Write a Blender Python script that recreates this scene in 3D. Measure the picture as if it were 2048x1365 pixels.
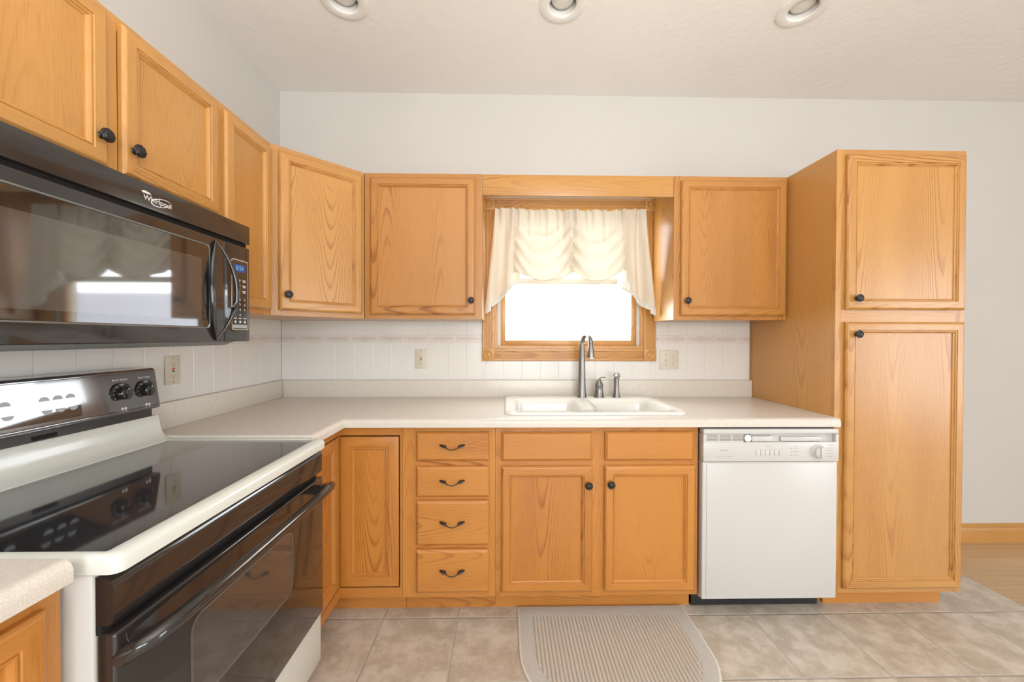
import bpy, bmesh, math, random
from mathutils import Vector, Matrix
random.seed(7)
I = 0.0254                      # scene is measured in inches, built in metres
for o in list(bpy.data.objects): bpy.data.objects.remove(o)
S = bpy.context.scene; C = S.collection

# ------------------------------------------------------------------ camera
def make_camera():
    yaw, pit, rol, f = 0.0190348, -0.0103162, 0.0023244, 768.402
    r0, f0, u0 = Vector((1,0,0)), Vector((0,1,0)), Vector((0,0,1))
    fw = math.cos(yaw)*f0+math.sin(yaw)*r0; r = math.cos(yaw)*r0-math.sin(yaw)*f0
    fw2 = math.cos(pit)*fw+math.sin(pit)*u0; u = math.cos(pit)*u0-math.sin(pit)*fw
    r2 = math.cos(rol)*r+math.sin(rol)*u; u2 = math.cos(rol)*u-math.sin(rol)*r
    cd = bpy.data.cameras.new('camera'); co = bpy.data.objects.new('camera', cd); C.objects.link(co)
    cd.sensor_width = 36; cd.lens = 36*f/2048; cd.clip_start = 0.02
    M = Matrix((r2, u2, -fw2)).transposed().to_4x4()
    M.translation = Vector((53.05*I, -92.059*I, 50.2516*I))
    co.matrix_world = M; S.camera = co
make_camera()

# ------------------------------------------------------------------ sky and daylight
SKY = 33.0
w = bpy.data.worlds.new('overcast_sky'); S.world = w; w.use_nodes = True
w.node_tree.nodes['Background'].inputs[0].default_value = (0.93, 0.97, 1.0, 1)
w.node_tree.nodes['Background'].inputs[1].default_value = SKY
def area(name, loc, rot, sx, sy, power, col=(1,1,1), portal=False):
    d = bpy.data.lights.new(name, 'AREA'); d.shape = 'RECTANGLE'; d.size = sx*I; d.size_y = sy*I
    d.energy = power; d.color = col
    o = bpy.data.objects.new(name, d); C.objects.link(o)
    o.location = (loc[0]*I, -loc[1]*I, loc[2]*I); o.rotation_euler = rot
    if portal: d.cycles.is_portal = True
    return o
P2 = math.pi/2
area('kitchen_window_portal', (68.5,-5.2,64), (-P2,0,0), 35, 32, 1, portal=True)
area('added_window_portal', (84,226,57), (P2,0,0), 98, 64, 1, portal=True)  # portal for the unseen rear window that is added as a light source
area('patio_portal', (271,158,46), (P2,0,P2), 76, 80, 1, portal=True)
# unseen fill lamp added behind the camera, aimed up to brighten the ceiling
area('ceiling_fill', (66,112,60), (math.pi,0,0), 30, 30, 180, (1.0,0.97,0.93))
S.view_settings.view_transform = 'Standard'; S.view_settings.look = 'None'
S.view_settings.exposure = -1.47; S.view_settings.gamma = 1.0; S.view_settings.use_curve_mapping = False

# ------------------------------------------------------------------ materials
def new_mat(name):
    m = bpy.data.materials.new(name); m.use_nodes = True
    nt = m.node_tree; return m, nt, nt.nodes['Principled BSDF']
def lnk(nt, a, b): nt.links.new(a, b)
def setin(node, key, v):
    if key in node.inputs: node.inputs[key].default_value = v
def plain(name, col, rough=0.5, metal=0.0, spec=0.5, coat=0.0):
    m, nt, p = new_mat(name)
    p.inputs['Base Color'].default_value = (*col,1); p.inputs['Roughness'].default_value = rough
    p.inputs['Metallic'].default_value = metal; setin(p,'Specular IOR Level',spec); setin(p,'Coat Weight',coat); setin(p,'Coat Roughness',0.05)
    return m
class N:                                    # tiny node helper
    def __init__(s, nt): s.nt = nt
    def n(s, t, **kw):
        x = s.nt.nodes.new(t)
        for k, v in kw.items(): setattr(x, k, v)
        return x
    def put(s, sock, v):
        if hasattr(v, 'is_output') or isinstance(v, bpy.types.NodeSocket): s.nt.links.new(v, sock)
        else: sock.default_value = v
    def m(s, op, a, b=0.0, c=0.0):
        x = s.n('ShaderNodeMath', operation=op)
        s.put(x.inputs[0], a); s.put(x.inputs[1], b); s.put(x.inputs[2], c); return x.outputs[0]
    def comb(s, x, y, z):
        c = s.n('ShaderNodeCombineXYZ'); s.put(c.inputs[0],x); s.put(c.inputs[1],y); s.put(c.inputs[2],z); return c.outputs[0]
    def noise(s, vec, scale=1.0, detail=2.0, rough=0.5):
        x = s.n('ShaderNodeTexNoise'); s.put(x.inputs['Vector'], vec); x.inputs['Scale'].default_value = scale
        x.inputs['Detail'].default_value = detail; x.inputs['Roughness'].default_value = rough; return x.outputs['Fac']
    def mix(s, f, a, b):
        x = s.n('ShaderNodeMix', data_type='RGBA'); s.put(x.inputs[0], f); s.put(x.inputs[6], a); s.put(x.inputs[7], b); return x.outputs[2]
    def ramp(s, f, a, b):
        x = s.n('ShaderNodeMapRange'); x.interpolation_type = 'SMOOTHSTEP'; s.put(x.inputs[0], f); s.put(x.inputs[1], a); s.put(x.inputs[2], b); return x.outputs[0]
    def bump(s, h, strength, dist=0.002):
        x = s.n('ShaderNodeBump'); s.put(x.inputs['Height'], h); x.inputs['Strength'].default_value = strength; x.inputs['Distance'].default_value = dist
        return x.outputs['Normal']
def oak(name, axis, light=(0.55,0.278,0.076), dark=(0.33,0.118,0.019), cathedral=0.72, rough=0.33):
    """golden oak: cathedral rings, streaks and pores running along `axis`"""
    m, nt, p = new_mat(name); k = N(nt)
    tc = k.n('ShaderNodeTexCoord'); oi = k.n('ShaderNodeObjectInfo'); sp = k.n('ShaderNodeSeparateXYZ')
    lnk(nt, tc.outputs['Object'], sp.inputs[0]); X, Y, Z = sp.outputs
    R = oi.outputs['Random']
    if axis == 'z': a, L = k.m('ADD', X, k.m('MULTIPLY', Y, 0.83)), Z
    else:           a, L = k.m('ADD', Z, k.m('MULTIPLY', Y, 0.83)), X
    a = k.m('ADD', a, k.m('MULTIPLY', R, 3.17)); L = k.m('ADD', L, k.m('MULTIPLY', R, 9.4))
    low = k.noise(k.comb(k.m('MULTIPLY',a,5.0), k.m('MULTIPLY',L,1.1), R), 1.0, 2.0)
    wob = k.noise(k.comb(k.m('MULTIPLY',a,14.0), k.m('MULTIPLY',L,4.0), k.m('ADD',R,5.0)), 1.0, 3.0)
    board = k.m('ADD', 0.085, k.m('MULTIPLY', k.m('FRACT', k.m('MULTIPLY',R,7.0)), 0.12))
    am = k.m('PINGPONG', k.m('ADD', a, k.m('MULTIPLY', k.m('SUBTRACT',wob,0.5), 0.022)), board)
    r2 = k.m('FRACT', k.m('MULTIPLY',R,23.1)); r3 = k.m('SUBTRACT', k.m('MULTIPLY', k.m('GREATER_THAN', k.m('FRACT', k.m('MULTIPLY',R,53.9)), 0.5), 2.0), 1.0)
    ring = k.m('ADD', k.m('MULTIPLY', k.m('MULTIPLY',am,am), 900.0), k.m('MULTIPLY', L, k.m('MULTIPLY', r3, k.m('ADD', 3.0, k.m('MULTIPLY', r2, 8.0)))))
    ring = k.m('ADD', ring, k.m('ADD', k.m('MULTIPLY', low, 3.0), k.m('MULTIPLY', wob, 0.8)))
    fr = k.m('FRACT', ring)
    line = k.m('MULTIPLY', k.ramp(fr, 0.50, 0.92), k.m('SUBTRACT', 1.0, k.ramp(fr, 0.92, 1.0)))
    mask = k.ramp(low, 0.38, 0.66)
    line = k.m('MULTIPLY', line, k.m('MULTIPLY', k.m('ADD', 0.12, k.m('MULTIPLY', mask, 0.88)), k.m('ADD', 0.45, k.m('MULTIPLY', k.m('FRACT', k.m('MULTIPLY',R,13.3)), 0.75))))
    pore = k.noise(k.comb(k.m('MULTIPLY',a,520.0), k.m('MULTIPLY',L,13.0), R), 1.0, 3.0, 0.6)
    pore = k.ramp(pore, 0.46, 0.70)
    tone = k.noise(k.comb(k.m('MULTIPLY',a,9.0), k.m('MULTIPLY',L,0.7), k.m('ADD',R,2.0)), 1.0, 2.0)
    f = k.m('ADD', k.m('MULTIPLY', line, cathedral), k.m('MULTIPLY', pore, k.m('ADD', 0.27, k.m('MULTIPLY', line, 0.35))))
    f = k.m('ADD', f, k.m('MULTIPLY', k.m('SUBTRACT', tone, 0.5), 0.60))
    f = k.m('ADD', f, k.m('MULTIPLY', k.m('SUBTRACT', k.m('FRACT', k.m('MULTIPLY',R,31.7)), 0.5), 0.30))
    f = k.m('MINIMUM', k.m('MAXIMUM', f, 0.0), 1.0)
    lnk(nt, k.mix(f, (*light,1), (*dark,1)), p.inputs['Base Color'])
    p.inputs['Roughness'].default_value = rough; setin(p,'Specular IOR Level',0.5); setin(p,'Coat Weight',0.25); setin(p,'Coat Roughness',0.28)
    lnk(nt, k.bump(pore, 0.06, 0.001), p.inputs['Normal'])
    return m
OV = oak('oak_vertical', 'z'); OH = oak('oak_horizontal', 'x', cathedral=0.95)
OP = oak('oak_panel', 'z', cathedral=0.95)
RED_OAK = ((0.50,0.225,0.052), (0.29,0.095,0.016))
RV = oak('oak_reddish_vertical','z',*RED_OAK); RH = oak('oak_reddish_horizontal','x',*RED_OAK,0.95); RP = oak('oak_reddish_panel','z',*RED_OAK,1.15)
OL = oak('oak_lower_vertical', 'z', (0.54,0.220,0.040), (0.32,0.098,0.014)); OLH = oak('oak_lower_horizontal', 'x', (0.55,0.225,0.044), (0.30,0.090,0.013), 1.0)
OLP = oak('oak_lower_panel', 'z', (0.54,0.220,0.040), (0.29,0.083,0.012), 1.0)

def wall_paint(name, col, bump=0.05, scale=90):
    m, nt, p = new_mat(name); k = N(nt); tc = k.n('ShaderNodeTexCoord')
    a = k.noise(tc.outputs['Object'], scale, 4.0); b = k.noise(tc.outputs['Object'], 1.3, 2.0)
    lnk(nt, k.mix(k.ramp(b,0.3,0.7), (*[c*0.97 for c in col],1), (*col,1)), p.inputs['Base Color'])
    p.inputs['Roughness'].default_value = 0.75; setin(p,'Specular IOR Level',0.25)
    lnk(nt, k.bump(a, bump, 0.003), p.inputs['Normal']); return m
WALL = wall_paint('warm_white_paint', (0.615,0.592,0.56))
CEIL = wall_paint('textured_ceiling_paint', (0.84,0.83,0.81), 0.65, 30)

def floor_tile():
    m, nt, p = new_mat('beige_floor_tile'); k = N(nt); tc = k.n('ShaderNodeTexCoord'); sp = k.n('ShaderNodeSeparateXYZ')
    lnk(nt, tc.outputs['Object'], sp.inputs[0])
    px, py = 13.2*I, 13.05*I
    ux = k.m('DIVIDE', k.m('SUBTRACT', sp.outputs[0], 31.5*I-20*px), px)
    uy = k.m('DIVIDE', k.m('ADD', k.m('MULTIPLY', sp.outputs[1], -1.0), -23.7*I+20*py), py)
    def edge(u): return k.m('MULTIPLY', k.m('MINIMUM', k.m('FRACT',u), k.m('SUBTRACT',1.0,k.m('FRACT',u))), 13.1)
    e = k.m('MINIMUM', edge(ux), edge(uy))
    grout = k.m('SUBTRACT', 1.0, k.ramp(e, 0.09, 0.17))
    cell = k.n('ShaderNodeTexWhiteNoise'); lnk(nt, k.comb(k.m('FLOOR',ux), k.m('FLOOR',uy), 0.0), cell.inputs['Vector'])
    off = k.n('ShaderNodeVectorMath', operation='MULTIPLY_ADD'); lnk(nt, cell.outputs['Color'], off.inputs[0]); off.inputs[1].default_value = (7,7,7); lnk(nt, tc.outputs['Object'], off.inputs[2])
    n1 = k.noise(off.outputs[0], 11.0, 6.0, 0.62); n2 = k.noise(off.outputs[0], 46.0, 4.0, 0.6)
    c = k.mix(k.ramp(n1,0.36,0.66), (0.46,0.395,0.315,1), (0.65,0.59,0.505,1))
    c = k.mix(k.m('MULTIPLY', k.ramp(n2,0.5,0.75), 0.45), c, (0.69,0.65,0.585,1))
    c = k.mix(k.m('MULTIPLY', k.m('SUBTRACT', cell.outputs['Value'], 0.5), 0.2), c, (0.40,0.33,0.26,1))
    c = k.mix(grout, c, (0.46,0.44,0.41,1)); lnk(nt, c, p.inputs['Base Color'])
    p.inputs['Roughness'].default_value = 0.34
    hh = k.m('ADD', k.m('MULTIPLY', k.ramp(e,0.08,0.26), 1.0), k.m('MULTIPLY', n1, 0.25))
    lnk(nt, k.bump(hh, 0.7, 0.0025), p.inputs['Normal']); return m
FT = floor_tile()
def floor_wood():
    m, nt, p = new_mat('light_plank_floor'); k = N(nt); tc = k.n('ShaderNodeTexCoord'); sp = k.n('ShaderNodeSeparateXYZ')
    lnk(nt, tc.outputs['Object'], sp.inputs[0])
    row = k.m('DIVIDE', sp.outputs[1], 3.3*I); rid = k.m('FLOOR', row)
    wn = k.n('ShaderNodeTexWhiteNoise', noise_dimensions='1D'); lnk(nt, rid, wn.inputs['W'])
    n1 = k.noise(k.comb(k.m('ADD', k.m('MULTIPLY',sp.outputs[0],2.2), k.m('MULTIPLY',wn.outputs['Value'],30.0)), k.m('MULTIPLY',sp.outputs[1],45.0), rid), 1.0, 4.0)
    f = k.m('ADD', k.m('MULTIPLY', wn.outputs['Value'], 0.55), k.m('MULTIPLY', k.ramp(n1,0.35,0.7), 0.45))
    c = k.mix(f, (0.60,0.41,0.235,1), (0.44,0.27,0.125,1))
    e = k.m('MINIMUM', k.m('FRACT',row), k.m('SUBTRACT',1.0,k.m('FRACT',row)))
    c = k.mix(k.m('MULTIPLY', k.m('SUBTRACT',1.0,k.ramp(e,0.0,0.02)), 0.5), c, (0.25,0.14,0.06,1))
    lnk(nt, c, p.inputs['Base Color']); p.inputs['Roughness'].default_value = 0.3; return m
FW = floor_wood()
def laminate():
    m, nt, p = new_mat('beige_speckled_laminate'); k = N(nt); tc = k.n('ShaderNodeTexCoord')
    a = k.noise(tc.outputs['Object'], 420.0, 2.0, 0.7); b = k.noise(tc.outputs['Object'], 60.0, 4.0, 0.6)
    c = k.mix(k.ramp(a,0.42,0.62), (0.64,0.59,0.52,1), (0.75,0.71,0.65,1)); c = k.mix(k.m('MULTIPLY',k.ramp(b,0.5,0.72),0.35), c, (0.60,0.53,0.45,1))
    lnk(nt, c, p.inputs['Base Color']); p.inputs['Roughness'].default_value = 0.28; return m
LAM = laminate()
TILE = plain('glazed_white_tile', (0.77,0.745,0.71), 0.22); GROUT = plain('white_grout', (0.88,0.87,0.84), 0.8)
def border_tile():
    m, nt, p = new_mat('scroll_border_tile'); k = N(nt); tc = k.n('ShaderNodeTexCoord'); sp = k.n('ShaderNodeSeparateXYZ')
    lnk(nt, tc.outputs['UV'], sp.inputs[0]); u, v = sp.outputs[0], sp.outputs[1]       # uv in inches about each tile's centre
    env = k.m('SUBTRACT', 1.0, k.ramp(k.m('ADD', k.m('MULTIPLY', k.m('ABSOLUTE',u), 0.27), k.m('MULTIPLY', k.m('ABSOLUTE',v), 0.75)), 0.45, 0.95))
    wv = k.m('SINE', k.m('ADD', k.m('MULTIPLY', u, 2.6), 0.0))
    d1 = k.m('ABSOLUTE', k.m('SUBTRACT', v, k.m('MULTIPLY', wv, 0.33))); d2 = k.m('ABSOLUTE', k.m('ADD', v, k.m('MULTIPLY', wv, 0.33)))
    vine = k.m('SUBTRACT', 1.0, k.ramp(k.m('MINIMUM', d1, d2), 0.03, 0.10))
    vor = k.n('ShaderNodeTexVoronoi', feature='DISTANCE_TO_EDGE'); lnk(nt, k.comb(k.m('ABSOLUTE',u), v, 0.0), vor.inputs['Vector']); vor.inputs['Scale'].default_value = 2.6
    leaf = k.m('MULTIPLY', k.m('SUBTRACT', 1.0, k.ramp(vor.outputs['Distance'], 0.03, 0.10)), env)
    f = k.m('MINIMUM', k.m('ADD', k.m('MULTIPLY', vine, 0.5), k.m('MULTIPLY', leaf, 0.7)), 1.0)
    c = k.mix(f, (0.76,0.70,0.65,1), (0.50,0.42,0.37,1)); lnk(nt, c, p.inputs['Base Color']); p.inputs['Roughness'].default_value = 0.3; return m
BORD = border_tile()
BLACK = plain('gloss_black', (0.022,0.019,0.018), 0.09, 0, 0.6, 0.3); BLACKGLASS = plain('black_glass', (0.012,0.012,0.013), 0.03, 0, 0.8, 1.0)
COOKGLASS = plain('black_ceramic_glass', (0.02,0.02,0.022), 0.06, 0, 0.75, 0.7)
SATIN = plain('satin_black', (0.03,0.028,0.028), 0.28); MATTE = plain('matt_black', (0.018,0.018,0.018), 0.55); DARK = plain('dark_gap', (0.006,0.005,0.005), 0.9)
BISQUE = plain('bisque_enamel', (0.70,0.72,0.67), 0.2, 0, 0.5, 0.2); BISQUE_SIDE = plain('grey_painted_side', (0.62,0.61,0.58), 0.4)
DWM = plain('ivory_appliance_plastic', (0.60,0.585,0.565), 0.32); DWK = plain('ivory_appliance_trim', (0.58,0.56,0.52), 0.4)
WHITE = plain('white_enamel', (0.84,0.83,0.78), 0.16, 0, 0.5, 0.3); WPAINT = plain('white_trim_paint', (0.80,0.79,0.765), 0.4)
BRONZE = plain('dark_bronze', (0.045,0.042,0.042), 0.36, 0.75); GUN = plain('brushed_gunmetal', (0.27,0.26,0.25), 0.33, 0.9)
BRIGHT = plain('bright_metal', (0.8,0.8,0.8), 0.15, 1.0)
ALM = plain('almond_plastic', (0.66,0.61,0.50), 0.4); ALMD = plain('almond_slot_shadow', (0.20,0.18,0.14), 0.6); RED = plain('red_button', (0.62,0.10,0.05), 0.4)
MARK = plain('white_print', (0.78,0.78,0.76), 0.5); MARKD = plain('grey_print', (0.36,0.35,0.34), 0.5); KEY = plain('grey_key', (0.40,0.43,0.45), 0.3); PLAST_GLARE = plain('vinyl_and_glare_beige', (0.62,0.58,0.53), 0.4)
STEEL = plain('polished_trim', (0.75,0.78,0.78), 0.15, 1.0)
BULB = plain('frosted_glass', (0.72,0.72,0.68), 0.25)
def emit(name, col, s):
    m, nt, p = new_mat(name); p.inputs['Base Color'].default_value = (0,0,0,1); setin(p,'Emission Color',(*col,1)); setin(p,'Emission Strength',s); return m
BLUE = emit('blue_display', (0.02,0.22,0.95), 1.0); CYAN = emit('display_digits', (0.45,0.85,1.0), 1.3)
def pane():
    m, nt, p = new_mat('window_glass'); k = N(nt); nt.nodes.remove(p)
    t = k.n('ShaderNodeBsdfTransparent'); g = k.n('ShaderNodeBsdfGlossy'); g.inputs['Roughness'].default_value = 0.01
    lw = k.n('ShaderNodeFresnel'); ge = k.n('ShaderNodeNewGeometry'); k.put(lw.inputs[0], k.m('ADD', 1.45, k.m('MULTIPLY', ge.outputs['Backfacing'], 1/1.45-1.45))); mx = k.n('ShaderNodeMixShader')
    lnk(nt, lw.outputs[0], mx.inputs[0]); lnk(nt, t.outputs[0], mx.inputs[1]); lnk(nt, g.outputs[0], mx.inputs[2])
    lnk(nt, mx.outputs[0], nt.nodes['Material Output'].inputs['Surface']); return m
PANE = pane()
def fabric(name, col, tr, amt):
    m, nt, p = new_mat(name); k = N(nt); nt.nodes.remove(p); tc = k.n('ShaderNodeTexCoord')
    wv = k.n('ShaderNodeTexChecker'); lnk(nt, tc.outputs['UV'], wv.inputs['Vector']); wv.inputs['Scale'].default_value = 3.2
    c = k.mix(k.m('MULTIPLY', wv.outputs['Fac'], 0.10), (*col,1), (*[x*0.7 for x in col],1))
    d = k.n('ShaderNodeBsdfDiffuse'); t = k.n('ShaderNodeBsdfTranslucent'); lnk(nt, c, d.inputs[0]); t.inputs[0].default_value = (*tr,1)
    mx = k.n('ShaderNodeMixShader'); mx.inputs[0].default_value = amt
    lnk(nt, d.outputs[0], mx.inputs[1]); lnk(nt, t.outputs[0], mx.inputs[2]); lnk(nt, mx.outputs[0], nt.nodes['Material Output'].inputs['Surface']); return m
CURT = fabric('cream_curtain_cloth', (0.80,0.72,0.60), (0.76,0.69,0.57), 0.09); TAILC = fabric('cream_tail_cloth', (0.78,0.69,0.57), (0.75,0.66,0.53), 0.05); FRINGE = fabric('white_fringe', (0.86,0.84,0.80), (0.8,0.78,0.7), 0.2)
def carpet(name, a, b):
    m, nt, p = new_mat(name); k = N(nt); tc = k.n('ShaderNodeTexCoord')
    n = k.noise(tc.outputs['Object'], 520.0, 3.0, 0.7); lnk(nt, k.mix(k.ramp(n,0.35,0.65), (*a,1), (*b,1)), p.inputs['Base Color'])
    p.inputs['Roughness'].default_value = 0.95; setin(p,'Specular IOR Level',0.1); lnk(nt, k.bump(n, 0.5, 0.003), p.inputs['Normal']); return m
RUGB = carpet('rug_border_pile', (0.48,0.465,0.435), (0.67,0.655,0.615)); RUGR = carpet('rug_ribbed_pile', (0.50,0.46,0.40), (0.71,0.665,0.59)); RUGE = plain('rug_binding', (0.72,0.69,0.65), 0.8)
LAWN = plain('lawn_green', (0.20,0.24,0.14), 0.9); SIDING = plain('grey_siding', (0.55,0.57,0.62), 0.7); ROOF = plain('grey_shingle', (0.40,0.39,0.42), 0.9)

# ------------------------------------------------------------------ mesh helpers (local inches: x across, d outward, z up)
class MB:
    def __init__(s): s.bm = bmesh.new()
    def P(s, x, d, z): return s.bm.verts.new((x*I, -d*I, z*I))
    def box(s, x0, x1, d0, d1, z0, z1, m=0, bev=0.0, seg=2):
        v = [s.P(x,d,z) for z in (z0,z1) for d in (d0,d1) for x in (x0,x1)]
        F = [(0,1,3,2),(4,6,7,5),(0,4,5,1),(2,3,7,6),(0,2,6,4),(1,5,7,3)]
        fs = [s.bm.faces.new([v[i] for i in f]) for f in F]
        for f in fs: f.material_index = m
        bmesh.ops.recalc_face_normals(s.bm, faces=fs)
        if bev:
            es = list({e for f in fs for e in f.edges})
            r = bmesh.ops.bevel(s.bm, geom=es, offset=bev*I, segments=seg, profile=0.5, affect='EDGES', clamp_overlap=True)
            for f in r['faces']: f.material_index = m
        return s
    def loft(s, loops, m=0, closed=True, cap0=True, cap1=True, mats=None):
        V = [[s.P(*p) for p in L] for L in loops]; fs = []; n = len(V[0])
        for a, b in zip(V, V[1:]):
            for i in range(n if closed else n-1):
                j = (i+1) % n
                f = s.bm.faces.new((a[i],a[j],b[j],b[i])); f.material_index = mats[i] if mats else m; fs.append(f)
        if cap0 and closed: f = s.bm.faces.new(list(reversed(V[0]))); f.material_index = m; fs.append(f)
        if cap1 and closed: f = s.bm.faces.new(V[-1]); f.material_index = m; fs.append(f)
        bmesh.ops.recalc_face_normals(s.bm, faces=fs); return s
    def ext(s, poly, axis, a, b, m=0):
        """extrude a 2-D outline: axis x -> outline is (d,z); d -> (x,z); z -> (x,d)"""
        def q(p, t): return (t,p[0],p[1]) if axis == 'x' else (p[0],t,p[1]) if axis == 'd' else (p[0],p[1],t)
        return s.loft([[q(p,a) for p in poly],[q(p,b) for p in poly]], m)
    def lathe(s, c, axis, prof, m=0, seg=24, lobes=0, amp=0.0):
        """profile of (radius, height along axis)"""
        L = []
        for r, h in prof:
            ring = []
            for i in range(seg):
                t = 2*math.pi*i/seg; rr = max(r,0.0005)*(1+amp*math.cos(lobes*t)) if lobes else max(r,0.0005)
                u, v = rr*math.cos(t), rr*math.sin(t)
                ring.append((c[0]+u, c[1]+v, c[2]+h) if axis == 'z' else (c[0]+u, c[1]+h, c[2]+v) if axis == 'd' else (c[0]+h, c[1]+u, c[2]+v))
            L.append(ring)
        return s.loft(L, m)
    def tube(s, pts, rad, m=0, seg=12, flat=1.0):
        pts = [Vector(p) for p in pts]; L = []; n = len(pts); up = Vector((0.13,0.2,1)).normalized()
        for i, p in enumerate(pts):
            t = (pts[min(i+1,n-1)]-pts[max(i-1,0)]).normalized()
            a = t.cross(up); a = a.normalized() if a.length > 1e-4 else Vector((1,0,0)); b = a.cross(t).normalized()
            r = rad[i] if isinstance(rad,(list,tuple)) else rad
            L.append([tuple(p + a*r*math.cos(2*math.pi*k/seg) + b*r*flat*math.sin(2*math.pi*k/seg)) for k in range(seg)])
        return s.loft(L, m)
    def panel_frame(s, x0, x1, z0, z1, d0, prof, mv=0, mh=1, fill=None, back=True):
        """mitred frame: nested rectangles (inset, depth) from the outer edge inward"""
        def rect(i, d): return [(x0+i,d,z0+i),(x1-i,d,z0+i),(x1-i,d,z1-i),(x0+i,d,z1-i)]
        s.loft([rect(i,d0+d) for i,d in prof], mats=[mh,mv,mh,mv], m=mv, cap0=back, cap1=False)
        if fill is not None:
            f = s.bm.faces.new([s.P(*p) for p in rect(prof[-1][0], d0+prof[-1][1])]); f.material_index = fill
            f.normal_update()
            if f.normal.y > 0: f.normal_flip()
        return s
    def grid(s, fn, nu, nv, m=0, uv=None):
        V = [[s.P(*fn(i/nu, j/nv)) for j in range(nv+1)] for i in range(nu+1)]
        lay = s.bm.loops.layers.uv.verify() if uv else None
        for i in range(nu):
            for j in range(nv):
                f = s.bm.faces.new((V[i][j],V[i+1][j],V[i+1][j+1],V[i][j+1])); f.material_index = m
                if uv:
                    for l,(a,b) in zip(f.loops, ((i,j),(i+1,j),(i+1,j+1),(i,j+1))): l[lay].uv = uv(a/nu,b/nv)
        return s
    def text(s, txt, x, d, z, size, m=0, th=0.01, align='CENTER', squash=1.0, tilt=None):
        cu = bpy.data.curves.new('t','FONT'); cu.body = txt; cu.size = 1; cu.extrude = 0.01; cu.align_x = align; cu.align_y = 'CENTER'; cu.resolution_u = 3
        o = bpy.data.objects.new('t', cu); C.objects.link(o); dg = bpy.context.evaluated_depsgraph_get(); dg.update()
        me = bpy.data.meshes.new_from_object(o.evaluated_get(dg)); bpy.data.objects.remove(o); bpy.data.curves.remove(cu)
        b2 = len(s.bm.verts); f2 = len(s.bm.faces); s.bm.from_mesh(me); bpy.data.meshes.remove(me)
        s.bm.verts.ensure_lookup_table(); s.bm.faces.ensure_lookup_table()
        for v in s.bm.verts[b2:]:
            tx, ty, tz = v.co; zz = z+ty*size; dd = d + (tz/0.01*0.5+0.5)*th + (tilt*(zz-z) if tilt else 0)
            v.co = ((x+tx*size*squash)*I, -dd*I, zz*I)
        for f in s.bm.faces[f2:]: f.material_index = m
        return s
    def build(s, name, mats, parent=None, ang=32, loc=None, rotz=0):
        me = bpy.data.meshes.new(name); s.bm.to_mesh(me); s.bm.free()
        for x in (mats if isinstance(mats,(list,tuple)) else [mats]): me.materials.append(x)
        me.polygons.foreach_set('use_smooth', [True]*len(me.polygons)); me.set_sharp_from_angle(angle=math.radians(ang))
        o = bpy.data.objects.new(name, me); C.objects.link(o)
        if loc is not None: o.location = loc
        o.rotation_euler.z = rotz
        if parent: o.parent = parent
        return o
def tag(o, label=None, cat=None, group=None, kind=None):
    if label: o['label'] = label
    if cat: o['category'] = cat
    if group: o['group'] = group
    if kind: o['kind'] = kind
    return o
def thing(name, label, cat, X=0, Y=0, Z=0, left=False, group=None, rotz=None):
    o = bpy.data.objects.new(name, None); C.objects.link(o); o.empty_display_size = 0.05
    o.location = (X*I, -Y*I, Z*I); o.rotation_euler.z = (math.pi/2 if left else 0) if rotz is None else rotz
    return tag(o, label, cat, group)
def struct(o): o['kind'] = 'structure'; return o

# ------------------------------------------------------------------ the room
RX, RY, H = 270.0, 225.0, 108.0
b = MB(); b.box(-5,150.4,-5,RY+5,-3,0,0); b.box(150.4,RX+5,-5,RY+5,-3,0,1); struct(b.build('floor', [FT,FW]))
b = MB(); cans = [(25.3,24.9),(63.0,25.0),(105.3,25.0)]
b.box(-5,RX+5,-5,RY+5,H+6,H+8)
def can_ceiling(b):                                                     # ceiling sheet with three square cut-outs for the cans
    xs = [-5.0]
    for x, y in cans: xs += [x-2.9, x+2.9]
    xs.append(RX+5); ys = [-5.0, 22.05, 27.85, RY+5]
    for i in range(len(xs)-1):
        for j in range(3):
            if j == 1 and i % 2 == 1: continue
            b.box(xs[i],xs[i+1],ys[j],ys[j+1],H,H+0.5)
can_ceiling(b); bmesh.ops.remove_doubles(b.bm, verts=b.bm.verts, dist=1e-6); struct(b.build('ceiling', CEIL))
def wall_holes(x0, x1, d0, d1, z0, z1, hx0, hx1, hz0, hz1, swap=False):
    b = MB()
    for a in ((x0,hx0,z0,z1),(hx1,x1,z0,z1),(hx0,hx1,z0,hz0),(hx0,hx1,hz1,z1)):
        if a[1]-a[0] < .01 or a[3]-a[2] < .01: continue
        if swap: b.box(d0,d1,a[0],a[1],a[2],a[3])
        else: b.box(a[0],a[1],d0,d1,a[2],a[3])
    return b
WX0, WX1, WZ0, WZ1 = 50.6, 86.5, 47.5, 80.4
struct(wall_holes(-5,RX+5,-5,0,0,H,WX0,WX1,WZ0,WZ1).build('wall_back', WALL))
b = MB(); b.box(-5,0,0,RY,0,H); struct(b.build('wall_left', WALL))
struct(wall_holes(0,RY,RX,RX+5,0,H,121,195,6,86,True).build('wall_right', WALL))
struct(wall_holes(0,RX,RY,RY+5,0,H,36,132,26,88).build('wall_front', WALL))
b = MB()                                                                # oak skirting with a rounded lighter cap
prof = [(0.02,0),(0.62,0),(0.62,3.0),(0.55,3.35),(0.42,3.55),(0.40,3.75),(0.62,3.9),(0.62,4.15),(0.30,4.5),(0.02,4.6)]
b.ext(prof,'x',137.4,RX-0.02); struct(b.build('baseboard_back', OH))
b = MB(); b.box(-600,1500,-1400,-5.2,-40,-38); struct(b.build('ground_outside', LAWN))
b = MB(); b.box(90,900,-740,-480,-38,66); b.ext([(-740,66.02),(-480,66.02),(-610,128)],'x',90,900,1); struct(b.build('neighbor_house', [SIDING,ROOF]))

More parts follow.
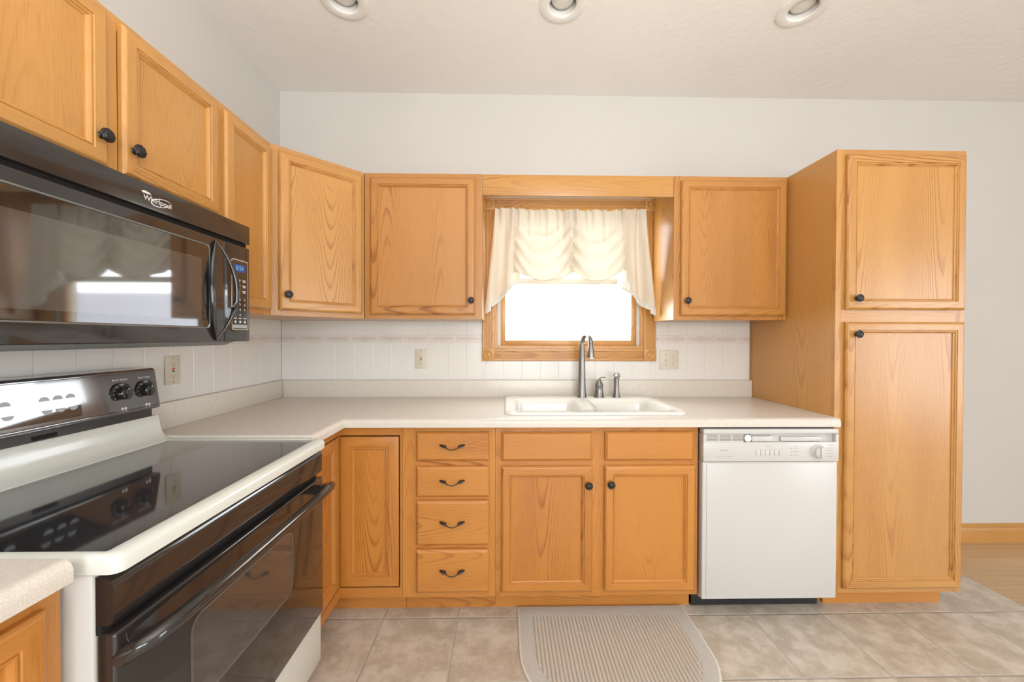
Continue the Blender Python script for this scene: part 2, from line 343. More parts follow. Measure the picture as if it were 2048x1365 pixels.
# ------------------------------------------------------------------ tiled backsplash
def tile_run(b, to, x0, x1, xoff, boff, skip=None):
    """to(x,d,z)-> local point; square tiles 4.4 in on a 4.41 pitch, scroll border row at 48.95-50.75"""
    uvl = b.bm.loops.layers.uv.verify()
    def one(a, c, z0, z1, m):
        a, c = max(a,x0), min(c,x1)
        if c-a < .15: return
        if skip:
            sx0,sx1,sz0,sz1 = skip
            if a < sx1 and c > sx0 and z0 < sz1 and z1 > sz0:
                if a < sx0-.1: one(a, sx0, z0, z1, m)
                if c > sx1+.1: one(sx1, c, z0, z1, m)
                if z0 < sz0-.1: one(max(a,sx0), min(c,sx1), z0, sz0, m)
                return
        e = 0.05; loops = []
        for i,d in ((0,0.16),(0,0.25),(e,0.29)): loops.append([to(a+i,d,z0+i),to(c-i,d,z0+i),to(c-i,d,z1-i),to(a+i,d,z1-i)])
        nb = len(b.bm.faces); b.loft(loops, m, cap0=False); b.bm.faces.ensure_lookup_table()
        ctr = to((a+c)/2 if m != 2 else (round(((a+c)/2-boff)/6.2-.5)+.5)*6.2+boff, 0, 0); zc = (z0+z1)/2
        for f in b.bm.faces[nb:]:
            for l in f.loops:
                co = l.vert.co; u = (co.x/I-ctr[0]) if abs(to(1,0,0)[0]-to(0,0,0)[0]) > .5 else (-co.y/I-ctr[1]); l[uvl].uv = (u, co.z/I-zc)
    g = 0.06
    k = math.floor((x0-xoff)/4.41)
    while k*4.41+xoff < x1:
        a = k*4.41+xoff
        for z0, z1 in ((40.03,48.90),(50.80,55.2)): one(a+g/2, a+4.41-g/2, z0, z1, 0)
        k += 1
    k = math.floor((x0-boff)/6.2)
    while k*6.2+boff < x1:
        a = k*6.2+boff; one(a+g, a+6.2-g, 48.96, 50.74, 2); k += 1
CAS = (47.7,89.3,44.55,83.3)
b = MB(); tile_run(b, lambda x,d,z:(x,d,z), 0.3, 112.2, 4.26-4.41, 4.25-6.2, CAS)
for a in ((0.3,CAS[0],36.1,55.2),(CAS[1],112.2,36.1,55.2),(CAS[0],CAS[1],36.1,CAS[2])): b.box(a[0],a[1],0.01,0.2,a[2],a[3],1)
struct(b.build('trim_1', [TILE,GROUT,BORD]))
b = MB(); tile_run(b, lambda x,d,z:(d,x,z), 0.3, 90, 43.63-4.41*12, 9.4-6.2*3); b.box(0.01,0.2,0.3,90,36.1,55.2,1)
struct(b.build('trim_2', [TILE,GROUT,BORD]))

# ------------------------------------------------------------------ kitchen window
win = thing('window_1', None, None, 68.5, 0, 44.5); win['kind'] = 'structure'
wb = lambda: MB()
def wbuild(b, n, m):                                                   # window parts are modelled in wall coordinates
    o = b.build(n, m, win); o.location = (-68.5*I, 0, -44.5*I); return o
def fluted(x0, x1, z0, z1, vert):
    b = MB(); w0 = (x1-x0) if vert else (z1-z0)
    pr = [(0,0.3),(0,0.62),(0.12,0.74)]
    for i in range(3):
        c = w0*(0.28+0.22*i); pr += [(c-0.22,0.74),(c-0.1,0.60),(c+0.1,0.60),(c+0.22,0.74)]
    pr += [(w0-0.12,0.74),(w0,0.62),(w0,0.3)]
    if vert: b.ext([(x0+p[0],p[1]) for p in pr],'z',z0,z1)
    else: b.ext([(p[1],z0+p[0]) for p in pr],'x',x0,x1)
    return b
CW = 2.95
wbuild(fluted(CAS[0],CAS[0]+CW,CAS[2]+CW,CAS[3]-CW,True),'side_casing',OV); wbuild(fluted(CAS[1]-CW,CAS[1],CAS[2]+CW,CAS[3]-CW,True),'side_casing',OV)
wbuild(fluted(CAS[0]+CW,CAS[1]-CW,CAS[3]-CW,CAS[3],False),'head_casing',OH); wbuild(fluted(CAS[0]+CW,CAS[1]-CW,CAS[2],CAS[2]+CW,False),'sill_casing',OH)
for x in (CAS[0],CAS[1]-CW):
    for z in (CAS[2],CAS[3]-CW):
        b = MB(); b.box(x,x+CW,0.3,0.95,z,z+CW,0,0.06)
        b.lathe((x+CW/2,0.9,z+CW/2),'d',[(1.1,0),(1.1,0.1),(0.95,0.17),(0.8,0.08),(0.62,0.06),(0.5,0.16),(0.25,0.22),(0.0,0.23)])
        wbuild(b,'corner_block',OV)
b = MB(); b.box(WX0,WX0+0.7,-4.6,0.3,WZ0,WZ1,0); b.box(WX1-0.7,WX1,-4.6,0.3,WZ0,WZ1,0); b.box(WX0+.7,WX1-.7,-4.6,0.3,WZ1-0.7,WZ1,0); b.box(WX0+.7,WX1-.7,-4.6,0.3,WZ0,WZ0+0.7,0)
wbuild(b,'jamb',OV)
b = MB()
for s in (0,1):
    x = WX0+.7 if s == 0 else WX1-1.5
    b.box(x,x+.8,-4.4,-0.6,WZ0+.7,WZ1-.7)
wbuild(b,'jamb_liner',PLAST_GLARE)
def sash(z0, z1, d, n):
    b = MB(); xa, xb = WX0+1.5, WX1-1.5; r = 1.15
    b.box(xa,xa+r,d,d+1.2,z0,z1,0,.06); b.box(xb-r,xb,d,d+1.2,z0,z1,0,.06); b.box(xa+r,xb-r,d,d+1.2,z0,z0+1.3,1 if n == 'lower_sash' else 2,.06); b.box(xa+r,xb-r,d,d+1.2,z1-1.2,z1,2,.06)  # slot two: oak rails coloured pale, window glare put into the colour
    wbuild(b,n,[OV,OH,PLAST_GLARE]); b = MB(); b.box(xa+r,xb-r,d+.45,d+.6,z0+1.3,z1-1.2); wbuild(b,n+'_glass',PANE)
sash(WZ0+.7,64.4,-2.2,'lower_sash'); sash(63.4,WZ1-.7,-3.8,'upper_sash')
def frame_opening(name, swap, x0, x1, z0, z1, d0):                      # white-framed openings of the unseen room; rear window added to let light in
    r = thing(name, None, None); r['kind'] = 'structure'; b = MB()
    n = 2; wd = 2.2
    def bx(a0,a1,zz0,zz1,g=0.0,t=2.0):
        if swap: b.box(d0+g,d0+g+t,a0,a1,zz0,zz1)
        else: b.box(a0,a1,d0+g,d0+g+t,zz0,zz1)
    bx(x0,x0+wd,z0,z1); bx(x1-wd,x1,z0,z1); bx(x0+wd,x1-wd,z0,z0+wd); bx(x0+wd,x1-wd,z1-wd,z1); m = (x0+x1)/2; bx(m-1.5,m+1.5,z0+wd,z1-wd)
    b.build(name.split('_')[0]+'_frame', WPAINT, r)
    for a0,a1 in ((x0+wd,m-1.5),(m+1.5,x1-wd)):
        b = MB()
        if swap: b.box(d0+.9,d0+1.05,a0,a1,z0+wd,z1-wd)
        else: b.box(a0,a1,d0+.9,d0+1.05,z0+wd,z1-wd)
        b.build('glass_pane', PANE, r)
frame_opening('door_1', True, 121,195,6,86, RX+1.5); frame_opening('window_2', False, 36,132,26,88, RY+1.5)

# ------------------------------------------------------------------ hardware
def knob(parent, x, d, z):
    b = MB(); b.lathe((x,d,z),'d',[(0.36,0),(0.32,0.08),(0.2,0.16),(0.2,0.42),(0.34,0.5),(0.60,0.56),(0.69,0.66),(0.66,0.76)],0,28)
    b.lathe((x,d,z),'d',[(0.66,0.75),(0.60,0.83),(0.48,0.81),(0.42,0.88),(0.22,0.92),(0.0,0.93)],0,32,8,0.07)
    return b.build('knob', BRONZE, parent, 50)
def bail_pull(parent, x, d, z):
    """leaf-ended bronze pull: two fluted leaf feet and a drooping wire bail"""
    b = MB(); w = 1.45
    pts = []; n = 16
    for i in range(n+1):
        t = -1+2*i/n; pts.append((x+t*w, d+0.55+0.35*(1-t*t), z-0.42+0.62*(t*t)-0.02))
    b.tube(pts,[0.13 if abs(-1+2*i/n) > .8 else 0.085 for i in range(n+1)],0,10)
    for s in (-1,1):
        lp = [];
        for i in range(9):
            q = i/8; lp.append((x+s*(0.98+q*1.28), d+0.16+0.42*(1-q)**1.2, z-0.12+0.42*q))
        b.tube(lp,[0.10,0.24,0.33,0.30,0.34,0.28,0.27,0.17,0.03],0,10,0.62)
        b.tube([(x+s*1.3,d+0.02,z+0.0),(x+s*1.3,d+0.4,z+0.0)],[0.2,0.14],0,10)
    return b.build('handle', BRONZE, parent, 50)
DOORP = [(0,0.0),(0,0.44),(0.07,0.53),(0.24,0.68),(0.36,0.74),(0.46,0.75),(1.42,0.75),(1.46,0.70),(1.50,0.60),(1.56,0.60),(1.62,0.69),(1.72,0.67),(1.80,0.50),(1.90,0.42),(1.96,0.38),(1.98,0.27)]
def door(parent, x0, x1, z0, z1, d0, low=False, kn=None, loc=None, rotz=0, prof=DOORP):
    v, h, p = (RV,RH,RP) if low == 2 else (OL,OLH,OLP) if low else (OV,OH,OP)
    b = MB(); b.panel_frame(x0,x1,z0,z1,d0,prof)
    o = b.build('door', [v,h], parent, 25, loc, rotz)
    i = prof[-1][0]; b = MB(); b.box(x0+i-.25,x1-i+.25,d0+.12,d0+prof[-1][1]+.004,z0+i-.25,z1-i+.25); b.build('door_panel', p, o)
    if kn: knob(o, kn[0], d0+0.74, kn[1])
    return o
DRP = [(0,0.0),(0,0.36),(0.05,0.44),(0.16,0.56),(0.34,0.70),(0.44,0.75)]
def drawer(parent, x0, x1, z0, z1, d0, pull=True, name='drawer'):
    b = MB(); b.panel_frame(x0,x1,z0,z1,d0,DRP,0,0,0); o = b.build(name, [OLH], parent, 25)
    if pull: bail_pull(o, (x0+x1)/2, d0+0.74, (z0+z1)/2+0.12)
    return o
def frame(parent, rects, d0, d1, low=False):
    """face frame: rects (x0,x1,z0,z1,'v'|'h')"""
    b = MB()
    for x0,x1,z0,z1,o in rects: b.box(x0,x1,d0,d1,z0,z1,0 if o == 'v' else 1)
    return b.build('face_frame', [RV,RH] if low == 2 else [OL,OLH] if low else [OV,OH], parent)
def carcass(parent, x0, x1, d0, d1, z0, z1, low=False, extra=None):
    b = MB(); b.box(x0,x1,d0,d1,z0,z1)
    if extra: extra(b)
    return b.build('carcass', OL if low else OV, parent)

# ------------------------------------------------------------------ upper cabinets
UG = 'oak wall cabinets along the two walls'
# over the microwave (left wall, Y 36..66): local x runs towards the window wall
c = thing('wall_cabinet','short two-door oak cabinet fixed directly above the black microwave','cabinet',0,66.2,66.3,True,UG)
def up(o): return o
def zlocal(z): return z-66.3
carcass(c,0.02,30.0,0.05,11.25,0.0,17.7)
frame(c,[(0.02,1.5,0,17.7,'v'),(14.3,15.8,0,17.7,'v'),(28.6,30.0,0,17.7,'v'),(1.5,14.3,0,1.5,'h'),(15.8,28.6,0,1.5,'h'),(1.5,14.3,16.2,17.7,'h'),(15.8,28.6,16.2,17.7,'h')],11.26,12.0)
door(c,0.9,14.35,1.15,17.0,12.02,False,(13.45,4.0)); door(c,15.85,29.5,1.15,17.0,12.02,False,(16.85,4.05))
# narrow cabinet between that one and the corner cabinet
c = thing('wall_cabinet','tall narrow oak wall cabinet right of the microwave, beside the corner cabinet','cabinet',0,36.15,54,True,UG)
carcass(c,0.02,12.0,0.35,11.25,0,30)
frame(c,[(0.02,1.5,0,30,'v'),(10.6,12.0,0,30,'v'),(1.5,10.6,0,1.5,'h'),(1.5,10.6,28.5,30,'h')],11.26,12.0)
door(c,0.75,11.7,0.95,29.1,12.02)
# diagonal corner cabinet
c = thing('corner_wall_cabinet','oak corner wall cabinet with one door set at forty-five degrees','cabinet',0,0,54,False,UG)
b = MB(); b.ext([(0.35,0.35),(23.98,0.35),(23.98,11.9),(23.4,11.95),(11.95,23.4),(11.9,23.98),(0.35,23.98)],'z',0,30); b.build('carcass',OV,c)
dl = (12*I,-24*I,0); L = 16.97
b = MB()
for x0,x1,z0,z1,o in ((0.05,1.6,0,30,0),(15.4,16.92,0,30,0),(1.6,15.4,0,1.5,1),(1.6,15.4,28.5,30,1)): b.box(x0,x1,-0.70,0.02,z0,z1,o)
b.build('face_frame',[OV,OH],c,32,dl,math.pi/4)
door(c,1.35,16.35,0.95,29.1,0.03,False,(2.6,3.75),dl,math.pi/4)
# cabinet left of the window
c = thing('wall_cabinet','oak wall cabinet left of the window, knob at its lower right','cabinet',24.15,0,54,False,UG)
def cleat(x0,x1): return lambda b: (b.box(x0,x1,0.32,0.98,24,28),)
carcass(c,0.02,24.2,0.98,11.25,0,30,False,cleat(2,20))
frame(c,[(0.02,1.75,0,30,'v'),(22.4,24.2,0,30,'v'),(1.75,22.4,0,1.5,'h'),(1.75,22.4,28.5,30,'h')],11.26,12.0,2)
door(c,1.25,22.75,0.85,29.0,12.02,2,(22.0,3.75))
# board over the window
b = MB(); b.box(0.03,39.95,0,0.75,0,4.3,0,0.04); o = b.build('valance_board',OH,None,32,(48.4*I,-11.25*I,79.68*I)); tag(o,'plain oak board bridging the two cabinets above the window','board')
# cabinet right of the window
c = thing('wall_cabinet','oak wall cabinet right of the window against the tall pantry','cabinet',88.42,0,54,False,UG)
carcass(c,0.02,24.0,0.98,11.25,0,30,False,cleat(3,20))
frame(c,[(0.02,1.75,0,30,'v'),(22.4,24.0,0,30,'v'),(1.75,22.4,0,1.5,'h'),(1.75,22.4,28.5,30,'h')],11.26,12.0,2)
door(c,1.35,23.55,0.85,29.0,12.02,2,(2.55,3.9))
# pantry
c = thing('pantry_cabinet','tall oak pantry cupboard with two stacked doors at the right end','cabinet',112.5,0,0)
carcass(c,0.02,23.7,0.05,23.25,4,84,False,lambda b:(b.box(0.02,0.77,0.05,20.25,0,4),))
frame(c,[(0.02,1.6,4,84,'v'),(22.1,23.7,4,84,'v'),(1.6,22.1,4,6,'h'),(1.6,22.1,82.4,84,'h'),(1.6,22.1,53,55.6,'h')],23.26,24.0)
b = MB(); b.box(0.8,23.4,20.3,21.0,0,3.98); b.build('toe_kick',OLH,c)
door(c,1.55,23.2,55.3,82.95,24.02,False,(3.2,57.3)); door(c,1.55,23.2,4.95,53.1,24.02,False,(3.2,50.9))

# ------------------------------------------------------------------ base cabinets
BG = 'oak base cabinets under the worktop'
c = thing('corner_base_cabinet','L-shaped corner base cabinet with a folding black-gapped door','cabinet',0,0,0,False,BG)
b = MB(); b.ext([(0.05,0.05),(34.95,0.05),(34.95,23.2),(23.2,23.2),(23.2,36.0),(0.05,36.0)],'z',4,34.4); b.build('carcass',OL,c)
b = MB(); b.box(24.0,34.62,23.22,24.0,32.85,34.4,1); b.box(24.0,34.62,23.22,24.0,4,5.75,1); b.box(34.62,34.95,23.22,24.0,4,34.4,0)
b.box(23.22,24.0,24.0,36.0,32.85,34.4,2); b.box(23.22,24.0,24.0,36.0,4,5.75,2); b.box(23.22,24.0,23.22,24.0,4,34.4,0); b.box(23.22,24,35.2,36.0,5.75,32.85,0)
b.build('face_frame',[OL,OLH,OL],c)
b = MB(); b.box(24.0,34.6,23.2,23.3,5.8,32.8); b.box(23.2,23.3,24.0,35.2,5.8,32.8); b.build('door_gap',DARK,c)
LSP = [(0,0),(0,0.62),(0.06,0.70),(0.14,0.73),(1.75,0.73),(1.80,0.58),(1.9,0.58),(1.98,0.67),(2.08,0.65),(2.14,0.52),(2.24,0.55),(2.34,0.44),(2.38,0.26)]
door(c,24.05,34.35,5.95,32.6,23.32,True,None,None,0,LSP)
door(c,0.1,11.9,5.95,32.6,23.32,True,None,(0,-36.0*I,0),P2,LSP)
b = MB(); b.box(20.9,34.95,20.3,21.0,0,3.98); b.box(20.3,21.0,20.3,36.0,0,3.98); b.build('toe_kick',OLH,c)
c = thing('drawer_base_cabinet','oak base cabinet with four stacked drawers','cabinet',35.0,0,0,False,BG)
carcass(c,0.02,16.4,0.05,23.2,4,34.4,True)
fr = [(0.02,2.45,4,34.4,'v'),(15.2,16.4,4,34.4,'v')]
for z0,z1 in ((4,5.4),(12.5,13.9),(21.3,22.5),(27.2,28.7),(33.2,34.4)): fr.append((2.45,15.2,z0,z1,'h'))
frame(c,fr,23.22,24.0,True)
for z0,z1 in ((28.45,33.5),(22.05,27.45),(13.5,21.4),(5.05,12.75)): drawer(c,2.5,15.35,z0,z1,24.02)
b = MB(); b.box(0.02,16.4,20.3,21.0,0,3.98); b.build('toe_kick',OLH,c)
c = thing('sink_base_cabinet','oak sink base cabinet with two knobbed doors below false fronts','cabinet',51.42,0,0,False,BG)
carcass(c,0.02,36.3,0.05,23.2,4,27.5,True,lambda b:(b.box(0.02,0.75,0.05,23.2,27.5,34.4),b.box(35.55,36.3,0.05,23.2,27.5,34.4)))
frame(c,[(0.02,1.5,4,34.4,'v'),(34.9,36.3,4,34.4,'v'),(16.7,19.9,5.6,33.0,'v'),(1.5,34.9,33.0,34.4,'h'),(1.5,16.7,27.1,28.6,'h'),(19.9,34.9,27.1,28.6,'h'),(1.5,34.9,4,5.6,'h')],23.22,24.0,True)
drawer(c,1.1,17.2,28.4,33.4,24.02,False,'false_front'); drawer(c,19.45,35.3,28.35,33.5,24.02,False,'false_front')
door(c,1.1,17.25,5.0,27.4,24.02,True,(16.45,24.15)); door(c,19.4,35.6,5.0,27.45,24.02,True,(20.4,24.3))
b = MB(); b.box(0.02,36.3,20.3,21.0,0,3.98); b.build('toe_kick',OLH,c)
c = thing('base_cabinet','oak base cabinet on the near side of the range, cut off by the frame','cabinet',0,90.0,0,True,BG)
carcass(c,0.02,23.45,0.35,23.2,4,34.4,True)
frame(c,[(0.02,1.5,4,34.4,'v'),(21.9,23.45,4,34.4,'v'),(1.5,21.9,33.0,34.4,'h'),(1.5,21.9,4,5.5,'h')],23.22,24.0,True)
door(c,0.9,22.3,5.0,33.2,24.02,True,None)
b = MB(); b.box(0.02,23.45,20.3,21.0,0,3.98); b.build('toe_kick',OLH,c)

# ------------------------------------------------------------------ worktops
def nose(o0):                                       # outline across the front edge: (outward, z)
    pr = [(o0-1.0,34.52),(o0,34.52)]
    for k in range(7):
        t = k/6*P2; pr.append((o0-0.75+0.75*math.cos(t), 35.25+0.75*math.sin(t)))
    pr += [(o0-1.0,36.0)]
    return pr
SX0,SX1,SY0,SY1 = 53.9,86.3,3.0,21.6                # sink cut-out
wt = thing('worktop','L-shaped beige laminate worktop running from range past the sink','worktop',0,0,34.5)
def wshift(o): o.location = (0,0,-34.5*I); return o
b = MB(); E1 = 112.45
for x0,x1,d0,d1 in ((0.35,SX0,0.35,24.5),(SX1,E1,0.35,24.5),(SX0,SX1,0.35,SY0),(SX0,SX1,SY1,24.5),(0.35,24.5,24.5,36.1)): b.box(x0,x1,d0,d1,34.52,36.0)
pr = nose(25.5)
loops = [[(E1,o,z) for o,z in pr],[(o,o,z) for o,z in pr],[(o,36.1,z) for o,z in pr]]
b.loft(loops,0,True)
wshift(b.build('top',LAM,wt))
b = MB(); b.box(1.1,E1,0.34,1.1,36.0,40.0,0,0.06); b.box(0.34,1.1,1.1,36.1,36.0,40.0,0,0.06); wshift(b.build('upstand',LAM,wt))
wt = thing('worktop','short beige worktop in the near left corner beside the range','worktop',0,90.0,34.5,True)
b = MB(); b.box(0,22.9,0.35,24.5,0.02,1.5)
b.ext([(o,z-34.5) for o,z in nose(25.5)],'x',0,22.9)
b.ext([(22.85,0.02),(23.15,0.02)]+[(23.15-0.3+0.3*math.cos(k/5*P2),1.2+0.3*math.sin(k/5*P2)) for k in range(6)]+[(22.85,1.5)],'d',0.35,24.8)
b.build('top',LAM,wt); b = MB(); b.box(0,23.1,0.34,1.1,1.5,5.5,0,.06); b.build('upstand',LAM,wt)

# ------------------------------------------------------------------ sink and taps
sk = thing('kitchen_sink','white double-bowl drop-in sink set into the beige worktop','sink',70,12,36)
def rr(x0,x1,y0,y1,r,n=6):
    pts = []
    for cx,cy,a0 in ((x1-r,y1-r,0),(x0+r,y1-r,1),(x0+r,y0+r,2),(x1-r,y0+r,3)):
        for k in range(n+1):
            t = (a0+k/n)*P2; pts.append((cx+r*math.cos(t),cy+r*math.sin(t)))
    return pts
def sink_mesh():
    b = MB(); bm = b.bm
    outer = [rr(53.1,86.9,2.3,22.4,1.6), rr(53.12,86.88,2.32,22.38,1.6), rr(53.35,86.65,2.55,22.15,1.5)]
    zz = [36.02,36.28,36.5]
    V = [[b.P(x,y,z) for x,y in L] for L,z in zip(outer,zz)]
    fs = []
    for A,B in zip(V,V[1:]):
        for i in range(len(A)): fs.append(bm.faces.new((A[i],A[(i+1)%len(A)],B[(i+1)%len(A)],B[i])))
    bowls = []
    for x0,x1 in ((54.9,69.0),(71.2,85.0)):
        rings = [(0,36.5),(0.12,36.42),(0.3,36.1),(0.5,35.2),(0.9,29.5),(1.6,28.7),(3.0,28.5)]
        R = [[b.P(x,y,z) for x,y in rr(x0+i,x1-i,6.2+i,20.9-i,max(2.0-i*.3,.6))] for i,z in rings]
        for A,B in zip(R,R[1:]):
            for i in range(len(A)): fs.append(bm.faces.new((A[i],A[(i+1)%len(A)],B[(i+1)%len(A)],B[i])))
        fs.append(bm.faces.new(R[-1])); bowls.append(R[0])
    es = []
    for L in [V[-1]]+bowls:
        for i in range(len(L)):
            e = bm.edges.get((L[i],L[(i+1)%len(L)])); es.append(e)
    r = bmesh.ops.triangle_fill(bm, edges=es, use_beauty=True, use_dissolve=False)
    bmesh.ops.recalc_face_normals(bm, faces=bm.faces[:])
    return b
o = sink_mesh().build('basin',WHITE,sk,40); o.location = (-70*I,12*I,-36*I)
for x in (62.0,78.1):
    b = MB(); b.lathe((x,13.5,28.5),'z',[(1.9,0),(1.9,0.12),(1.5,0.14),(1.3,0.05),(0,0.05)]); o = b.build('drain',BRIGHT,sk); o.location = (-70*I,12*I,-36*I)
fa = thing('kitchen_faucet','tall brushed dark faucet with an arched spout behind the sink','faucet',70.7,4.5,36.5)
b = MB(); b.lathe((0,0,0),'z',[(1.12,0),(1.12,0.15),(1.0,0.5),(0.92,2.0),(0.82,5.0),(0.74,8.0),(0.65,11.0),(0.58,12.4)],0,24)
pts = []; rad = []
for i in range(15):
    t = i/14*math.pi; pts.append((0.02+0.75*(1-math.cos(t))/2+0.1, 2.6*(1-math.cos(t)), 12.35+1.9*math.sin(t))); rad.append(0.56-0.1*math.sin(t))
b.tube(pts,rad,0,14); b.build('body',GUN,fa,50)
b = MB(); b.lathe((0.87,5.2,0),'z',[(0.0,9.25),(0.82,9.3),(0.84,9.5),(0.70,10.8),(0.5,12.0),(0.44,12.4),(0.0,12.5)],0,20); sp_ = b.build('spray_head',GUN,fa,50)
b = MB(); b.lathe((0.87,5.2,0),'z',[(0.0,9.12),(0.84,9.14),(0.86,9.3),(0.84,9.42),(0,9.42)],0,20); b.build('rim',BRIGHT,sp_,50)
fh = thing('faucet_handle','small bell-shaped lever control just right of the tall faucet','faucet handle',74.7,4.5,36.5)
b = MB(); b.lathe((0,0,0),'z',[(1.18,0),(1.18,0.12),(1.05,0.35),(0.92,1.6),(0.84,2.6),(0.92,2.75),(0.93,2.95),(0.80,3.1),(0.72,3.4),(0.42,4.0),(0.15,4.3),(0,4.35)],0,24); b.build('body',GUN,fh,45)
b = MB(); b.tube([(0.0,0,4.15),(0.3,0.1,4.5),(0.9,0.35,4.62),(1.4,0.6,4.55)],[0.14,0.2,0.22,0.16],0,10,0.6); b.build('lever',GUN,fh,60)
ss = thing('sink_sprayer','dark side sprayer with a round head, rightmost fixture behind the sink','sprayer',78.7,4.5,36.5)
b = MB(); b.lathe((0,0,0),'z',[(0.92,0),(0.92,0.1),(0.75,0.5),(0.62,1.4),(0.58,3.0),(0.60,3.9),(0.62,4.4)],0,20); b.build('body',GUN,ss,45)
b = MB(); b.lathe((0,-0.5,5.0),'d',[(0.0,-0.1),(0.5,0),(0.68,0.4),(0.72,1.2),(0.70,1.35),(0.6,1.4),(0,1.4)],0,20); b.build('spray_nozzle',GUN,ss,45)

# ------------------------------------------------------------------ dishwasher
dw = thing('dishwasher','ivory built-in dishwasher between the sink cabinet and the pantry','dishwasher',88.05,0,0)
b = MB(); b.box(0.3,24.0,1.2,23.4,3.2,34.0); b.build('tub',DWK,dw)
b = MB(); b.box(0.05,24.3,23.42,25.0,3.7,28.2,0,0.18,3); b.box(0.75,23.6,24.99,25.1,4.4,28.0,0,0.05); b.build('door',DWM,dw)
cp = MB()
# control panel with a recessed slot row
cp.box(0.05,24.3,23.42,25.25,28.35,31.75,0,0.08); cp.box(0.05,24.3,23.42,25.25,33.15,34.1,0,0.22,3); cp.box(0.05,7.2,23.42,25.2,31.75,33.15); cp.box(23.75,24.3,23.42,25.2,31.75,33.15); cp.box(7.2,23.75,23.42,24.4,31.75,33.15)
cp.box(8.9,12.6,24.4,24.95,31.8,32.75,0,.08); cp.box(14.2,21.5,24.4,24.8,31.8,32.6,0,.1)
cpo = cp.build('control_panel',DWM,dw)
b = MB()
for g in range(3):
    for r in range(5): b.box(0.6+g*2.3,2.65+g*2.3,25.15,25.225,32.0+r*0.235,32.1+r*0.235)
b.build('vent_slots',ALMD,cpo)
b = MB(); b.lathe((7.95,25.0,32.45),'d',[(0.62,0),(0.62,0.3),(0.5,0.38),(0,0.4)],0,20); b.build('button',WHITE,cpo)
b = MB(); b.box(8.6,8.95,24.41,24.75,32.75,33.1); b.build('latch',MARKD,cpo)
b = MB(); b.lathe((20.55,25.25,30.1),'d',[(1.28,0),(1.28,0.12),(1.1,0.3),(1.0,0.75),(0.9,0.85),(0,0.87)],0,28); b.box(20.3,20.8,26.0,26.35,29.15,31.05,0,.1); b.build('dial',DWM,cpo)
for i in range(6): b = MB(); b.box(9.4+i*.82,10.1+i*.82,25.24,25.36,29.4,30.5,0,.05); b.build('push_button',DWM,cpo)
def mark(*a): b = MB(); b.box(a[0],a[1],25.24,25.262,a[2],a[3]); b.build('printed_mark',MARKD,cpo)
for a in ((3.1,4.5,30.3,30.45),(2.4,5.4,29.2,29.25),(11.1,12.1,30.95,31.03),(16.2,16.9,31.0,31.08)): mark(*a)
for i in range(3): mark(15.6,15.85,30.62-i*.62,30.78-i*.62); mark(16.05,17.1-(i==2)*.3,30.66-i*.62,30.74-i*.62)
for i,l in enumerate((1.2,.95,1.1,1.0,.85)): mark(22.2,22.2+l,31.2-i*.5,31.27-i*.5)
b = MB(); b.box(0.02,24.0,20.3,21.2,0.05,3.65)
for x in (1.5,22.6): b.lathe((x,21.2,2.0),'d',[(0.2,0),(0.18,0.08),(0,0.1)],1,10)
b.build('kick_plate',[MATTE,STEEL],dw)

# ------------------------------------------------------------------ range
RG = thing('electric_range','bisque free-standing electric range with black glass cooktop and oven door','range',0,66.2,0,True)
b = MB(); b.box(0.1,29.85,1.5,25.6,3.5,34.3,0,0.15); b.box(1.5,28.5,3,23,0.0,3.5,1); b.build('body',[BISQUE_SIDE,MATTE],RG)
b = MB()                                              # cooktop pan: rim with rolled edge, glass recess
rim = [(0.02,34.35),(0.02,35.15),(0.12,35.45),(0.35,35.62),(0.62,35.62),(0.8,35.50)]
def crim(i, z):
    x0,x1,d0,d1 = 0.02+i, 29.93-i, 5.2+i*0.3, 27.35-i*1.9
    return [(x,d,z) for x,d in rr(x0,x1,d0,d1,0.7 if i < .5 else .3,4)]
b.loft([crim(i-.02,z) for i,z in rim],0,True,True,False)
b.build('cooktop_frame',BISQUE,RG,45)
b = MB(); b.ext(rr(0.8,29.15,5.5,25.85,.3,4),'z',35.2,35.5); b.build('cooktop_glass',COOKGLASS,RG)
b = MB()                                              # bisque riser with cove, behind the glass
pr = [(1.2,34.4),(5.3,34.4),(5.6,35.4),(5.3,35.62),(4.6,35.9),(4.1,36.6),(3.8,37.6),(3.6,38.7),(3.4,39.0),(1.2,39.0)]
b.ext(pr,'x',0.02,29.93); b.build('riser',BISQUE,RG,40)
b = MB(); b.box(0.6,29.2,1.2,3.3,39.0,40.1); b.build('vent_strip',SATIN,RG)
b = MB(); b.box(15.4,17.7,3.28,3.36,39.15,39.6); b.build('vent_slot',DARK,RG)
bg = MB()                                             # slanted control housing
def slant(z): return 3.95-(z-40.1)*0.15
def ring(i, off):
    return [(x,slant(z)+off,z) for x,z in rr(-0.05+i,30.0-i,40.1+i*.8,45.8-i*.8,max(.45-i*.3,.1),4)]
bg.loft([[(x,1.1,z) for x,_,z in ring(0.0,0)], ring(0,-0.25), ring(0.08,-0.06), ring(0.25,0.0), ring(0.55,-0.02), ring(0.62,-0.1)],0,True,True,True)
bgo = bg.build('control_panel',plain('gloss_black_panel',(0.03,0.03,0.034),0.12,0,1.0,1.0),RG,30)
def sl_box(b,x0,x1,z0,z1,o0,o1,m=0): b.loft([[(x0,slant(z0)+o,z0),(x1,slant(z0)+o,z0),(x1,slant(z1)+o,z1),(x0,slant(z1)+o,z1)] for o in (o0,o1)],m)
b = MB()
b.loft([[(x,slant(z)+o,z) for x,z in rr(8.2,19.9,40.95,44.55,.35,4)] for o in (-0.1,-0.03)]); b.build('clock_panel',BLACKGLASS,bgo)
